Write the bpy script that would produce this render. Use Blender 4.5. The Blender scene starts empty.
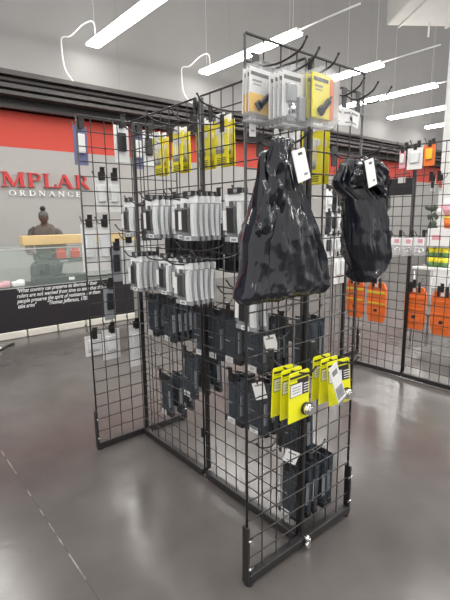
import bpy, bmesh, math, random
from mathutils import Vector, Matrix, noise
C = bpy.context.scene.collection
S = bpy.context.scene
PI = math.pi
# ------------------------------------------------------------ camera
YAW, PITCH, ROLL = 2.4491, -0.1835, -0.0126
CAM = Vector((1.04, -1.2565, 1.33))
f = Vector((math.cos(PITCH)*math.cos(YAW), math.cos(PITCH)*math.sin(YAW), math.sin(PITCH)))
r = f.cross(Vector((0, 0, 1))).normalized(); u = r.cross(f)
r2 = r*math.cos(ROLL) + u*math.sin(ROLL); u2 = -r*math.sin(ROLL) + u*math.cos(ROLL)
cd = bpy.data.cameras.new('camera'); cam = bpy.data.objects.new('camera', cd); C.objects.link(cam)
cam.matrix_world = Matrix(((r2.x, u2.x, -f.x, CAM.x), (r2.y, u2.y, -f.y, CAM.y), (r2.z, u2.z, -f.z, CAM.z), (0, 0, 0, 1)))
cd.sensor_fit = 'VERTICAL'; cd.sensor_height = 36; cd.lens = 441.1*36/600
cd.clip_start = .02; cd.clip_end = 100
S.camera = cam
# ------------------------------------------------------------ world and exposure
w = bpy.data.worlds.new('world'); S.world = w; w.use_nodes = True
bg = w.node_tree.nodes['Background']; bg.inputs[0].default_value = (1.0, .975, .95, 1); bg.inputs[1].default_value = .72
S.view_settings.view_transform = 'Standard'; S.view_settings.look = 'None'
S.view_settings.gamma = 1; S.view_settings.use_curve_mapping = False
S.view_settings.exposure = 0.62
LAMP = 21.0

# ------------------------------------------------------------ materials
def mat(name, col, rough=.5, metal=0, var=0, scale=8, bump=0, bscale=40, alpha=1, trans=0, emit=None, estr=0, coat=0, spec=.5):
    m = bpy.data.materials.new(name); m.use_nodes = True
    nt = m.node_tree; b = nt.nodes['Principled BSDF']
    b.inputs['Base Color'].default_value = (*col, 1); b.inputs['Roughness'].default_value = rough
    b.inputs['Metallic'].default_value = metal; b.inputs['Alpha'].default_value = alpha
    b.inputs['Transmission Weight'].default_value = trans; b.inputs['Coat Weight'].default_value = coat
    b.inputs['Specular IOR Level'].default_value = spec
    tc = nt.nodes.new('ShaderNodeTexCoord')
    if var:
        n = nt.nodes.new('ShaderNodeTexNoise'); n.inputs['Scale'].default_value = scale; n.inputs['Detail'].default_value = 5
        mx = nt.nodes.new('ShaderNodeMixRGB'); mx.inputs[1].default_value = (*[c*(1-var) for c in col], 1)
        mx.inputs[2].default_value = (*[min(1, c*(1+var)) for c in col], 1)
        nt.links.new(tc.outputs['Object'], n.inputs['Vector']); nt.links.new(n.outputs['Fac'], mx.inputs[0])
        nt.links.new(mx.outputs[0], b.inputs['Base Color'])
    if bump:
        n2 = nt.nodes.new('ShaderNodeTexNoise'); n2.inputs['Scale'].default_value = bscale; n2.inputs['Detail'].default_value = 4
        bp = nt.nodes.new('ShaderNodeBump'); bp.inputs['Strength'].default_value = bump; bp.inputs['Distance'].default_value = .01
        nt.links.new(tc.outputs['Object'], n2.inputs['Vector']); nt.links.new(n2.outputs['Fac'], bp.inputs['Height'])
        nt.links.new(bp.outputs['Normal'], b.inputs['Normal'])
    if emit:
        b.inputs['Emission Color'].default_value = (*emit, 1); b.inputs['Emission Strength'].default_value = estr
    return m
M = {}
def dm(k, *a, **kw): M[k] = mat(k, *a, **kw)
dm('black_wire', (.026, .024, .025), .38, var=.2)
dm('black_steel', (.02, .019, .02), .42, var=.25)
dm('chrome', (.75, .75, .76), .18, 1, var=.05)
dm('bag', (.008, .010, .017), .13, bump=.02, bscale=14, spec=.35, coat=.5)
dm('white_card', (.82, .82, .82), .5, var=.03)
dm('pack_white', (.80, .82, .83), .28, var=.05, scale=20)
dm('pack_grey', (.34, .355, .375), .25, var=.15, scale=30)
dm('black_plastic', (.03, .03, .033), .3, var=.2)
dm('dark_plastic', (.05, .06, .075), .22, var=.3, scale=25, coat=.3)
dm('dark_insert', (.02, .023, .03), .4, var=.25)
dm('slate_clear', (.14, .17, .2), .15, alpha=.32)
dm('clear', (.85, .88, .9), .1, alpha=.1)
dm('clear_dense', (.85, .86, .88), .12, alpha=.3)
dm('yellow_card', (.86, .76, .04), .42, var=.04)
dm('neon_card', (.86, .84, .015), .42, var=.03)
dm('amber_card', (.92, .55, .04), .42, var=.06)
dm('orange_card', (.85, .2, .04), .42, var=.05)
dm('holster_orange', (.83, .17, .03), .55, var=.12, bump=.2, bscale=90)
dm('yellow_strap', (.72, .55, .05), .6, var=.1)
dm('blue_pack', (.13, .14, .28), .4, var=.2)
dm('pink', (.72, .36, .42), .5, var=.25, scale=30)
dm('red_item', (.55, .09, .06), .5, var=.2)
dm('print_grey', (.25, .25, .26), .5, var=.1)
dm('print_black', (.025, .025, .025), .5, var=.1)
dm('tan_wood', (.62, .45, .22), .5, var=.12, scale=6)
dm('counter_black', (.012, .009, .013), .45, var=.2)
dm('block_cream', (.62, .59, .53), .6, var=.1, bump=.2)
dm('glass', (.6, .75, .68), .04, alpha=.09)
dm('alu', (.6, .6, .6), .3, .8, var=.05)
dm('shelf_dark', (.1, .11, .11), .5, var=.15)
dm('sign_red', (.5, .028, .03), .35, var=.1)
dm('sign_white', (.8, .8, .8), .4, var=.03)
dm('beam', (.048, .043, .042), .6, var=.25, scale=3, bump=.3)
dm('duct_white', (.5, .49, .47), .6, var=.08, scale=2, bump=.2, bscale=5)
dm('column_white', (.7, .7, .69), .5, var=.04)
dm('cord_white', (.75, .75, .74), .5, var=.03)
dm('lamp', (1, 1, 1), .5, emit=(1, .975, .93), estr=LAMP)
dm('lamp_body', (.8, .8, .8), .4, var=.02)
dm('skin', (.11, .06, .045), .5, var=.1)
dm('hair', (.012, .01, .01), .7, var=.2, bump=.5, bscale=80)
dm('beanie', (.10, .095, .09), .9, var=.2, bump=.5, bscale=120)
dm('jacket', (.105, .09, .078), .85, var=.25, scale=12, bump=.4, bscale=60)
dm('trousers', (.03, .03, .04), .85, var=.2)
dm('green_can', (.08, .2, .06), .4, var=.1)
dm('foliage', (.05, .07, .045), .6, var=.3)
dm('rubber', (.015, .015, .015), .7, var=.1)

def floor_mat():
    m = bpy.data.materials.new('polished_concrete'); m.use_nodes = True; nt = m.node_tree; b = nt.nodes['Principled BSDF']
    L = nt.links.new; tc = nt.nodes.new('ShaderNodeTexCoord')
    def nz(s, d=6, dist=0):
        n = nt.nodes.new('ShaderNodeTexNoise'); n.inputs['Scale'].default_value = s; n.inputs['Detail'].default_value = d
        n.inputs['Distortion'].default_value = dist; L(tc.outputs['Object'], n.inputs['Vector']); return n
    a = nz(.9, 5, .4); c = nz(5, 8, .3); d = nz(60, 2)
    r1 = nt.nodes.new('ShaderNodeValToRGB'); r1.color_ramp.elements[0].position = .3; r1.color_ramp.elements[1].position = .7
    r1.color_ramp.elements[0].color = (.076, .069, .067, 1); r1.color_ramp.elements[1].color = (.122, .112, .107, 1)
    L(a.outputs['Fac'], r1.inputs[0])
    r3 = nt.nodes.new('ShaderNodeValToRGB'); r3.color_ramp.elements[0].position = .2; r3.color_ramp.elements[1].position = .8
    r3.color_ramp.elements[0].color = (.88, .88, .88, 1); r3.color_ramp.elements[1].color = (1.1, 1.09, 1.08, 1)
    L(c.outputs['Fac'], r3.inputs[0])
    mu = nt.nodes.new('ShaderNodeMixRGB'); mu.blend_type = 'MULTIPLY'; mu.inputs[0].default_value = 1
    L(r1.outputs[0], mu.inputs[1]); L(r3.outputs[0], mu.inputs[2])
    # saw-cut seam along X at Y = -.75, chipped and dusty
    sx = nt.nodes.new('ShaderNodeSeparateXYZ'); L(tc.outputs['Object'], sx.inputs[0])
    ad = nt.nodes.new('ShaderNodeMath'); ad.operation = 'ADD'; ad.inputs[1].default_value = .75; L(sx.outputs['Y'], ad.inputs[0])
    ab = nt.nodes.new('ShaderNodeMath'); ab.operation = 'ABSOLUTE'; L(ad.outputs[0], ab.inputs[0])
    lt = nt.nodes.new('ShaderNodeMath'); lt.operation = 'LESS_THAN'; lt.inputs[1].default_value = .0024; L(ab.outputs[0], lt.inputs[0])
    n3 = nz(9, 3); r4 = nt.nodes.new('ShaderNodeValToRGB'); r4.color_ramp.elements[0].color = (.07, .07, .07, 1); r4.color_ramp.elements[1].color = (.3, .28, .26, 1)
    r4.color_ramp.elements[0].position = .5; r4.color_ramp.elements[1].position = .68; L(n3.outputs['Fac'], r4.inputs[0])
    mx = nt.nodes.new('ShaderNodeMixRGB'); L(lt.outputs[0], mx.inputs[0]); L(mu.outputs[0], mx.inputs[1]); L(r4.outputs[0], mx.inputs[2])
    L(mx.outputs[0], b.inputs['Base Color'])
    rr = nt.nodes.new('ShaderNodeMapRange'); rr.inputs['To Min'].default_value = .14; rr.inputs['To Max'].default_value = .25
    L(c.outputs['Fac'], rr.inputs['Value']); L(rr.outputs[0], b.inputs['Roughness'])
    bp = nt.nodes.new('ShaderNodeBump'); b.inputs['Specular IOR Level'].default_value = .38; bp.inputs['Strength'].default_value = .12; bp.inputs['Distance'].default_value = .02
    L(c.outputs['Fac'], bp.inputs['Height']); L(bp.outputs[0], b.inputs['Normal'])
    return m
def wall_mat():
    m = bpy.data.materials.new('painted_wall'); m.use_nodes = True; nt = m.node_tree; b = nt.nodes['Principled BSDF']
    L = nt.links.new; tc = nt.nodes.new('ShaderNodeTexCoord'); sx = nt.nodes.new('ShaderNodeSeparateXYZ'); L(tc.outputs['Object'], sx.inputs[0])
    def th(v, op='GREATER_THAN', src=None):
        n = nt.nodes.new('ShaderNodeMath'); n.operation = op; n.inputs[1].default_value = v; L(src or sx.outputs['Z'], n.inputs[0]); return n
    a = th(2.46); c = th(3.02, 'LESS_THAN'); mm = nt.nodes.new('ShaderNodeMath'); mm.operation = 'MULTIPLY'; L(a.outputs[0], mm.inputs[0]); L(c.outputs[0], mm.inputs[1])
    n = nt.nodes.new('ShaderNodeTexNoise'); n.inputs['Scale'].default_value = 1.2; n.inputs['Detail'].default_value = 6; L(tc.outputs['Object'], n.inputs['Vector'])
    lo = nt.nodes.new('ShaderNodeMixRGB'); lo.inputs[1].default_value = (.325, .317, .305, 1); lo.inputs[2].default_value = (.36, .352, .338, 1); L(n.outputs['Fac'], lo.inputs[0])
    up = nt.nodes.new('ShaderNodeMixRGB'); up.inputs[1].default_value = (.20, .195, .192, 1); up.inputs[2].default_value = (.23, .225, .22, 1); L(n.outputs['Fac'], up.inputs[0])  # darker upper wall: shade above the pendants' downward light, put into the colour
    hi = th(3.3); mu = nt.nodes.new('ShaderNodeMixRGB'); L(hi.outputs[0], mu.inputs[0]); L(lo.outputs[0], mu.inputs[1]); L(up.outputs[0], mu.inputs[2])
    mx = nt.nodes.new('ShaderNodeMixRGB'); L(mm.outputs[0], mx.inputs[0]); L(mu.outputs[0], mx.inputs[1]); mx.inputs[2].default_value = (.5, .05, .03, 1)
    # vertical joints between the tall wall panels
    y = nt.nodes.new('ShaderNodeMath'); y.operation = 'ADD'; y.inputs[1].default_value = 20.7; L(sx.outputs['Y'], y.inputs[0])
    md = nt.nodes.new('ShaderNodeMath'); md.operation = 'MODULO'; md.inputs[1].default_value = 2.6; L(y.outputs[0], md.inputs[0])
    jl = th(.025, 'LESS_THAN', md.outputs[0]); jz = th(3.3); jm = nt.nodes.new('ShaderNodeMath'); jm.operation = 'MULTIPLY'; L(jl.outputs[0], jm.inputs[0]); L(jz.outputs[0], jm.inputs[1])
    mj = nt.nodes.new('ShaderNodeMixRGB'); L(jm.outputs[0], mj.inputs[0]); L(mx.outputs[0], mj.inputs[1]); mj.inputs[2].default_value = (.2, .197, .19, 1)
    L(mj.outputs[0], b.inputs['Base Color']); b.inputs['Roughness'].default_value = .65
    return m

# ------------------------------------------------------------ helpers
class MB:
    """collects shapes and links them as one mesh object"""
    def __init__(s): s.bm = bmesh.new(); s.mats = []
    def mi(s, m):
        if m not in s.mats: s.mats.append(m)
        return s.mats.index(m)
    def _set(s, faces, m, smooth=False):
        i = s.mi(m)
        for f_ in faces: f_.material_index = i; f_.smooth = smooth
    def box(s, c, d, m=None, rot=None, bev=0):
        g = bmesh.ops.create_cube(s.bm, size=1)
        vs = g['verts']; mt = Matrix.Translation(Vector(c)) @ (rot.to_4x4() if rot else Matrix.Identity(4)) @ Matrix.Diagonal((*d, 1))
        bmesh.ops.transform(s.bm, matrix=mt, verts=vs)
        fs = set(f_ for v in vs for f_ in v.link_faces)
        s._set(fs, m)
        if bev:
            es = list(set(e for v in vs for e in v.link_edges))
            rb = bmesh.ops.bevel(s.bm, geom=es, offset=bev, segments=2, affect='EDGES', profile=.5)
            s._set(rb['faces'], m, True)
        return s
    def rod(s, a, b, rad, m=None, seg=6, r2=None, caps=True):
        a = Vector(a); b = Vector(b); d = b-a
        q = d.to_track_quat('Z', 'Y').to_matrix().to_4x4()
        g = bmesh.ops.create_cone(s.bm, cap_ends=caps, segments=seg, radius1=rad, radius2=rad if r2 is None else r2, depth=d.length)
        bmesh.ops.transform(s.bm, matrix=Matrix.Translation((a+b)/2) @ q, verts=g['verts'])
        fs = set(f_ for v in g['verts'] for f_ in v.link_faces)
        s._set(fs, m)
        for f_ in fs: f_.smooth = len(f_.verts) == 4 and seg > 6
        return s
    def path(s, pts, rad, m=None, seg=6):
        pts = [Vector(p) for p in pts]; rings = []; n = len(pts); up = None
        for i, p in enumerate(pts):
            t = (pts[min(i+1, n-1)]-pts[max(i-1, 0)]).normalized()
            if up is None: up = t.orthogonal().normalized()
            up = (up - t*up.dot(t)).normalized(); v = t.cross(up)
            rr = rad[i] if isinstance(rad, (list, tuple)) else rad
            rings.append([s.bm.verts.new(p + (up*math.cos(2*PI*k/seg)+v*math.sin(2*PI*k/seg))*rr) for k in range(seg)])
        fs = []
        for i in range(n-1):
            for k in range(seg): fs.append(s.bm.faces.new((rings[i][k], rings[i][(k+1) % seg], rings[i+1][(k+1) % seg], rings[i+1][k])))
        s._set(fs, m, True)
        s._set([s.bm.faces.new(rings[0][::-1]), s.bm.faces.new(rings[-1])], m)
        return s
    def prism(s, poly, y0, y1, m=None):
        """polygon in local XZ extruded along Y"""
        a = [s.bm.verts.new((p[0], y0, p[1])) for p in poly]; b = [s.bm.verts.new((p[0], y1, p[1])) for p in poly]
        n = len(poly); fs = [s.bm.faces.new(a), s.bm.faces.new(b[::-1])]
        for i in range(n): fs.append(s.bm.faces.new((a[i], b[i], b[(i+1) % n], a[(i+1) % n])))
        s._set(fs, m); return s
    def ball(s, c, rx, ry=None, rz=None, m=None, seg=16, rot=None):
        g = bmesh.ops.create_uvsphere(s.bm, u_segments=seg, v_segments=max(8, seg*2//3), radius=1)
        mt = Matrix.Translation(Vector(c)) @ (rot.to_4x4() if rot else Matrix.Identity(4)) @ Matrix.Diagonal((rx, ry or rx, rz or rx, 1))
        bmesh.ops.transform(s.bm, matrix=mt, verts=g['verts'])
        s._set(set(f_ for v in g['verts'] for f_ in v.link_faces), m, True); return s
    def build(s, name, m=None, parent=None, loc=None, rotz=0):
        bmesh.ops.recalc_face_normals(s.bm, faces=s.bm.faces)
        me = bpy.data.meshes.new(name); s.bm.to_mesh(me); s.bm.free()
        for k in s.mats: me.materials.append(M[k] if k else (M[m] if isinstance(m, str) else m))
        o = bpy.data.objects.new(name, me); C.objects.link(o)
        if parent: o.parent = parent
        if loc: o.location = loc
        o.rotation_euler.z = rotz
        return o
def tag(o, label, cat, group=None, kind=None):
    o['label'] = label; o['category'] = cat
    if group: o['group'] = group
    if kind: o['kind'] = kind
    return o
def thing(name, label, cat, loc=(0, 0, 0), rotz=0, group=None):
    o = bpy.data.objects.new(name, None); C.objects.link(o); o.empty_display_size = .05
    o.location = loc; o.rotation_euler.z = rotz
    return tag(o, label, cat, group)
def struct(o): o['kind'] = 'structure'; return o
KIDS = {}
def kids(o): return [c for c in list(C.objects) if c.parent == o]
def dup(root, loc, rotz=0, label=None, group=None, rx=0, ry=0):
    if root.name not in KIDS: KIDS[root.name] = [(c, [g for g in C.objects if g.parent == c]) for c in C.objects if c.parent == root]
    r_ = root.copy(); C.objects.link(r_); r_.location = loc; r_.rotation_euler = (rx, ry, rotz)
    if label: r_['label'] = label
    if group: r_['group'] = group
    for ch, gs in KIDS[root.name]:
        c = ch.copy(); C.objects.link(c); c.parent = r_
        for g in gs:
            d = g.copy(); C.objects.link(d); d.parent = c
    return r_
USED = set()
def place(proto, loc, rotz, label, group=None, rx=0, ry=0):
    """first placement moves the prototype itself"""
    if proto.name not in USED:
        USED.add(proto.name); KIDS[proto.name] = [(c, [g for g in C.objects if g.parent == c]) for c in C.objects if c.parent == proto]
        proto.location = loc; proto.rotation_euler = (rx, ry, rotz); proto['label'] = label
        if group: proto['group'] = group
        return proto
    return dup(proto, loc, rotz, label, group, rx, ry)

# ------------------------------------------------------------ setting
o = MB().box((1, 8, -.05), (17, 36, .1)).build('floor', floor_mat()); struct(o)
WX = -6.62
o = MB().box((WX-.1, 8, 5), (.2, 36, 10)).build('wall_back', wall_mat()); struct(o)
b = MB()
b.box((WX+.06, 8, 3.26), (.12, 36, .52)); b.box((WX+.17, 8, 3.47), (.34, 36, .07)); b.box((WX+.14, 8, 3.3), (.28, 36, .06))
b.box((WX+.2, 8, 3.17), (.4, 36, .05)); b.rod((WX+.24, -10, 3.39), (WX+.24, 26, 3.39), .035, seg=10); b.box((WX+.1, 8, 3.03), (.2, 36, .06))
struct(b.build('trim_1', 'beam'))
b = MB()
b.box((0, 0, 2.75), (.3, .3, 5.5)); b.box((0, 0, .1), (.36, .36, .2))
o = b.build('white_column', 'column_white', loc=(-2.62, 7.1, 0)); o['kind'] = 'structure'; o.name = 'trim_2'
# ceiling duct at top right
uu = Vector((.58, .81, 0)); vv = Vector((.81, -.58, 0)); c0 = Vector((-4.92, 8.45, 5.5))
rot = Matrix((uu, vv, Vector((0, 0, 1)))).transposed()
t = thing('ceiling_duct', 'big white rectangular air duct hanging under the roof at the top right corner', 'duct', c0 + uu*2.5 + vv*1.5)
b = MB(); b.box((0, 0, .4), (5, 3, .8), rot=rot, bev=.04)
for k in range(-2, 3): b.box(uu*k*1.1 + Vector((0, 0, .4)), (.05, 3.05, .86), rot=rot)
b.build('duct_body', 'duct_white', t)
b = MB(); b.box(-uu*2.9 - vv*.2 + Vector((0, 0, .75)), (.9, 1.9, .5), rot=rot, bev=.03); b.build('end_flange', 'duct_white', t)
b = MB()
for k in (-2.0, 0, 2.0): b.rod(uu*k + vv*.9 + Vector((0, 0, .8)), uu*k + vv*.9 + Vector((0, 0, 4.4)), .012)
b.build('hanger_rod', 'alu', t)
b = MB(); b.rod(-uu*1.6 - vv*1.3, -uu*1.6 - vv*1.3 + Vector((0, 0, -.28)), .02); b.build('drain_pipe', 'column_white', t)

# ------------------------------------------------------------ pendant light fixtures
LZ = 4.12
def fixture():
    t = thing('pendant_light', 'x', 'light')
    MB().box((0, 0, .035), (2.44, .12, .05), bev=.008).build('housing', 'lamp_body', t)
    MB().box((0, 0, 0), (2.42, .21, .045), bev=.01).build('diffuser', 'lamp', t)
    for sx in (-1.1, 1.1): MB().rod((sx, 0, .06), (sx, 0, 3.2), .003).build('suspension_wire', 'alu', t)
    b = MB(); b.rod((1.22, 0, .03), (2.3, 0, .03), .014, seg=8); b.build('conduit', 'lamp_body', t)
    return t
fx = fixture()
FL = {0: 'leftmost pendant strip light, cut by the top edge of the photo', 1: 'long pendant strip light behind the top left corner of the front grid panel',
      2: 'pendant strip light crossing behind the top right of the front grid panel', 3: 'pendant strip light just right of the front panel, fourth from the left',
      4: 'far pendant strip light under the fourth one, fifth from the left', 5: 'far pendant strip light near the right edge, sixth from the left', 6: 'farthest pendant strip light, seventh from the left'}
rows = [-2.55, -.22, 2.12, 4.38, 6.72, 8.9, 11.15, 13.4]
for i, y in enumerate(rows):
    lab = FL.get(i-2, 'white pendant strip light out of frame, seen as a glow on the floor')
    x = -5.12
    place(fx, (x, y, LZ), 0, lab, 'pendant strip lights')
for i, y in enumerate(rows[:6]):
    dup(fx, (-.3 if i != 3 else -.3, y, LZ), 0, 'white pendant strip light above the sales floor, out of frame overhead', 'pendant strip lights overhead')
for i, y in enumerate(rows[:5]):
    dup(fx, (3.9, y, LZ), 0, 'white pendant strip light above the sales floor, out of frame overhead', 'pendant strip lights overhead')
# power cords from beam to lights
def curve(pts, n=8):
    P = [Vector(p) for p in pts]; P = [P[0]*2-P[1]] + P + [P[-1]*2-P[-2]]; out = []
    for i in range(1, len(P)-2):
        for k in range(n):
            t_ = k/n; a, b_, c_, d_ = P[i-1:i+3]
            out.append(.5*((2*b_)+(c_-a)*t_+(2*a-5*b_+4*c_-d_)*t_*t_+(3*b_-a-3*c_+d_)*t_**3))
    out.append(P[-2]); return out
for (y, lab) in ((2.1, 'white power cord looping from the leftmost pendant light down to the dark beam'), (4.42, 'white power cord looping from the second pendant light down to the dark beam')):
    b = MB(); b.path(curve([(WX+.3, y-.35, 3.5), (WX+.12, y-.4, 3.75), (WX+.1, y-.42, 4.1), (WX+.12, y-.4, 4.2), (WX+.2, y-.3, 4.22), (WX+.32, y-.12, 4.4), (WX+.42, y, 4.42), (WX+.46, y, 4.16)]), .012)
    o = b.build('power_cord', 'cord_white'); tag(o, lab, 'cord')

# ------------------------------------------------------------ wall lettering
def arc(cx, cz, rx, rz, a0, a1, n=14): return [(cx+rx*math.cos(math.radians(a0+(a1-a0)*k/n)), cz+rz*math.sin(math.radians(a0+(a1-a0)*k/n))) for k in range(n+1)]
TK, TN = .17, .075
def bar(x0, x1, z, t_=.06): return ([(x0, z), (x1, z)], t_)
GL = {
 'T': (.8, [([(.4, 0), (.4, 1)], TK), bar(.02, .78, .96), ([(.04, .98), (.04, .78)], .06), ([(.76, .98), (.76, .78)], .06), bar(.22, .58, .03)]),
 'E': (.72, [([(.18, 0), (.18, 1)], TK), bar(.02, .66, .96), bar(.02, .7, .04), bar(.18, .5, .52), ([(.65, .98), (.65, .8)], .06), ([(.68, .02), (.68, .24)], .06), ([(.5, .42), (.5, .62)], .06)]),
 'M': (1.1, [([(.14, 0), (.18, 1)], TN), ([(.2, .98), (.55, .04)], TK), ([(.55, .04), (.9, .98)], TN), ([(.93, 0), (.9, 1)], TK), bar(0, .3, .03), bar(.76, 1.1, .03), bar(.04, .28, .97), bar(.82, 1.06, .97)]),
 'P': (.74, [([(.18, 0), (.18, 1)], TK), ([(.18, .96)] + arc(.4, .72, .24, .24, 90, -90) + [(.18, .48)], .1), bar(.02, .38, .03), bar(.02, .2, .97)]),
 'L': (.7, [([(.18, 0), (.18, 1)], TK), bar(.02, .66, .04), bar(.02, .36, .97), ([(.65, .02), (.65, .26)], .07)]),
 'A': (.95, [([(.12, .02), (.45, .98)], TN), ([(.45, .98), (.8, .02)], TK), bar(.24, .66, .34), bar(0, .26, .03), bar(.64, .95, .03)]),
 'R': (.86, [([(.18, 0), (.18, 1)], TK), ([(.18, .96)] + arc(.38, .74, .22, .22, 90, -90) + [(.18, .52)], .1), ([(.36, .5), (.72, .03)], TK), bar(.02, .36, .03), bar(.64, .86, .03), bar(.02, .2, .97)]),
 'O': (.98, [(arc(.49, .5, .4, .46, 0, 360, 28), .12)]),
 'D': (.9, [([(.18, 0), (.18, 1)], TK), ([(.18, .96), (.34, .96)] + arc(.36, .5, .44, .46, 90, -90)[0:] + [(.18, .04)], .1), bar(.02, .2, .97), bar(.02, .2, .03)]),
 'N': (.96, [([(.14, 0), (.14, 1)], TN), ([(.14, .98), (.82, .03)], TK), ([(.82, 0), (.82, 1)], TN), bar(0, .28, .03), bar(.02, .18, .97), bar(.68, .96, .97)]),
 'C': (.86, [(arc(.48, .5, .4, .46, 40, 320, 22), .12), ([(.79, .7), (.79, .93)], .06), ([(.79, .3), (.79, .1)], .05)]),
}
def letter(ch, parent, y, z, h, wscale, m, depth=.03):
    w_, strokes = GL[ch]; b = MB()
    for j, (pts, tk) in enumerate(strokes):
        n = len(pts); closed = n > 3 and abs(pts[0][0]-pts[-1][0]) < 1e-4 and abs(pts[0][1]-pts[-1][1]) < 1e-4
        Lr = []
        for i in range(n):
            p = Vector(pts[i])
            pa = Vector(pts[i-1] if i else (pts[-2] if closed else pts[0])); pb = Vector(pts[i+1] if i < n-1 else (pts[1] if closed else pts[-1]))
            d = (pb-pa)
            d = d.normalized() if d.length > 0 else Vector((1, 0)); nn = Vector((-d.y, d.x))
            k = tk/2
            if ch in 'OC' and n > 8: k *= (.45+.75*abs(nn.x))
            elif n > 8: k *= (.6+.7*abs(nn.x))
            Lr.append((p+nn*k, p-nn*k))
        V = []
        for (a, c_) in Lr:
            row = []
            for q in (a, c_):
                for xo in (0, depth+.0006*j): row.append(b.bm.verts.new((xo, q.x*h*wscale, q.y*h)))
            V.append(row)   # a0,a1,c0,c1
        fs = []
        for i in range(n-1):
            A, B = V[i], V[i+1]
            for q in ((0, 1), (1, 3), (3, 2), (2, 0)): fs.append(b.bm.faces.new((A[q[0]], A[q[1]], B[q[1]], B[q[0]])))
        fs.append(b.bm.faces.new((V[0][0], V[0][1], V[0][3], V[0][2]))); fs.append(b.bm.faces.new((V[-1][0], V[-1][2], V[-1][3], V[-1][1])))
        b._set(fs, None)
    o = b.build('letter', m, parent, loc=(0, y, z)); return w_*h*wscale
t = thing('wall_sign', 'big red serif capital letters mounted on the grey wall above the counter', 'sign', (WX+.004, 0, 0))
H = .225
Y0 = {'T': -.04, 'E': .27, 'M': .600, 'P': .985, 'L': 1.235, 'A': 1.45, 'R': 1.77}
for ch in 'TEMPLAR': letter(ch, t, Y0[ch], 1.86, H, 1.36 if ch != 'M' else 1.46, 'sign_red', .04)
t = thing('wall_sign', 'smaller white widely spaced serif letters mounted under the red letters on the wall', 'sign', (WX+.004, 0, 0))
y = .695
for ch in 'ORDNANCE':
    y += letter(ch, t, y, 1.722, .085, 1.35, 'sign_white', .02) + .048

# ------------------------------------------------------------ glass display counter
CX0, CX1, CY0, CY1 = -4.27, -4.80, -1.6, 1.55
t = thing('display_counter', 'long black and glass display counter with a white quotation on its black front', 'counter', (CX0, 0, 0))
def bxx(b, x0, x1, y0, y1, z0, z1, m=None, bev=0): return b.box(((x0+x1)/2-CX0, (y0+y1)/2, (z0+z1)/2), (abs(x1-x0), abs(y1-y0), z1-z0), m, bev=bev)
b = MB(); bxx(b, CX0, CX1, CY0, CY1, .085, .575, bev=.004); b.build('base_cabinet', 'counter_black', t)
y = CY0; kk = 0
while y < CY1:
    b = MB(); bxx(b, CX0+.012, CX1+.05, y, min(y+.34, CY1), 0, .085, bev=.012); b.build('kick_block', 'block_cream', t); y += .352
b = MB()
bxx(b, CX0-.004, CX0-.010, CY0, CY1, .575, 1.02); bxx(b, CX1+.01, CX1+.004, CY0, CY1, .575, 1.02)
bxx(b, CX0-.012, CX1+.012, CY0, CY0+.006, .575, 1.02); bxx(b, CX0-.012, CX1+.012, CY1-.006, CY1, .575, 1.02)
b.build('glass_pane', 'glass', t)
b = MB(); bxx(b, CX0+.002, CX1-.002, CY0, CY1, 1.021, 1.031); b.build('glass_top', 'glass', t)
b = MB()
bxx(b, CX0+.006, CX0-.012, CY0, CY1, 1.008, 1.02); bxx(b, CX0+.004, CX0-.012, CY0, CY1, .575, .583)
for y in (CY0+.008, -.03-1.2, CY1-.008): bxx(b, CX0+.006, CX0-.01, y-.008, y+.008, .583, 1.008)
b.build('frame', 'alu', t)
b = MB(); bxx(b, CX0-.13, CX1+.02, CY0+.01, CY1-.01, .80, .812); b.build('shelf', 'glass', t)
# quotation on front panel
lines = ['"What country can preserve its liberties if their', 'rulers are not warned from time to time that this', 'people preserve the spirit of resistance. Let them', 'take arms"', '"Thomas Jefferson, 1787']
for i, s_ in enumerate(lines):
    cu = bpy.data.curves.new('quote', 'FONT'); cu.body = s_; cu.size = .066; cu.shear = .35; cu.extrude = .0008; cu.offset = .0007
    tmp = bpy.data.objects.new('tmp', cu); C.objects.link(tmp); bpy.context.view_layer.update()
    me = bpy.data.meshes.new_from_object(tmp.evaluated_get(bpy.context.evaluated_depsgraph_get()))
    bpy.data.objects.remove(tmp)
    wd = max(v.co.x for v in me.vertices)
    sc = {0: .97, 1: 1.04, 2: 1.0, 3: .21, 4: .52}[i]/wd
    o = bpy.data.objects.new('quote_line', me); C.objects.link(o); me.materials.clear(); me.materials.append(M['sign_white'])
    o.parent = t; o.matrix_local = Matrix.Translation((.0015, .075 if i < 4 else .40, .525-.06*min(i, 3))) @ Matrix(((0, 0, 1, 0), (1, 0, 0, 0), (0, 1, 0, 0), (0, 0, 0, 1))) @ Matrix.Diagonal((sc, 1, 1, 1))
# things in and on the counter
b = MB(); b.box((0, 0, .0575), (.14, 1.6, .115), bev=.006); b.box((.071, .5, .05), (.004, .012, .09), 'alu')
tag(b.build('wooden_box', 'tan_wood', loc=(-4.70, 1.09, 1.032)), 'long pale wooden box lying on the rear edge of the glass counter', 'box')
t = thing('carrying_case', 'black hard case with handle and pale label inside the glass counter', 'case', (-4.42, .62, .576))
MB().box((0, 0, .045), (.2, .62, .09), bev=.01).build('case_body', 'black_plastic', t)
MB().path([(.03, -.06, .09), (.03, -.06, .11), (.03, .06, .11), (.03, .06, .09)], .006).build('handle', 'black_plastic', t)
MB().box((.102, .12, .05), (.003, .07, .035)).build('label', 'white_card', t)
for k, (y, c_, l_) in enumerate(((-.02, 'pink', 'pink wrapped package at the left end inside the glass counter'), (.14, 'white_card', 'pale package beside the black case inside the glass counter'))):
    b = MB(); b.box((0, 0, .03), (.1, .14, .06), bev=.02); b.ball((.0, .03, .06), .035, .05, .02)
    tag(b.build('wrapped_package', c_, loc=(-4.42, y, .576)), l_, 'package')
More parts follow.
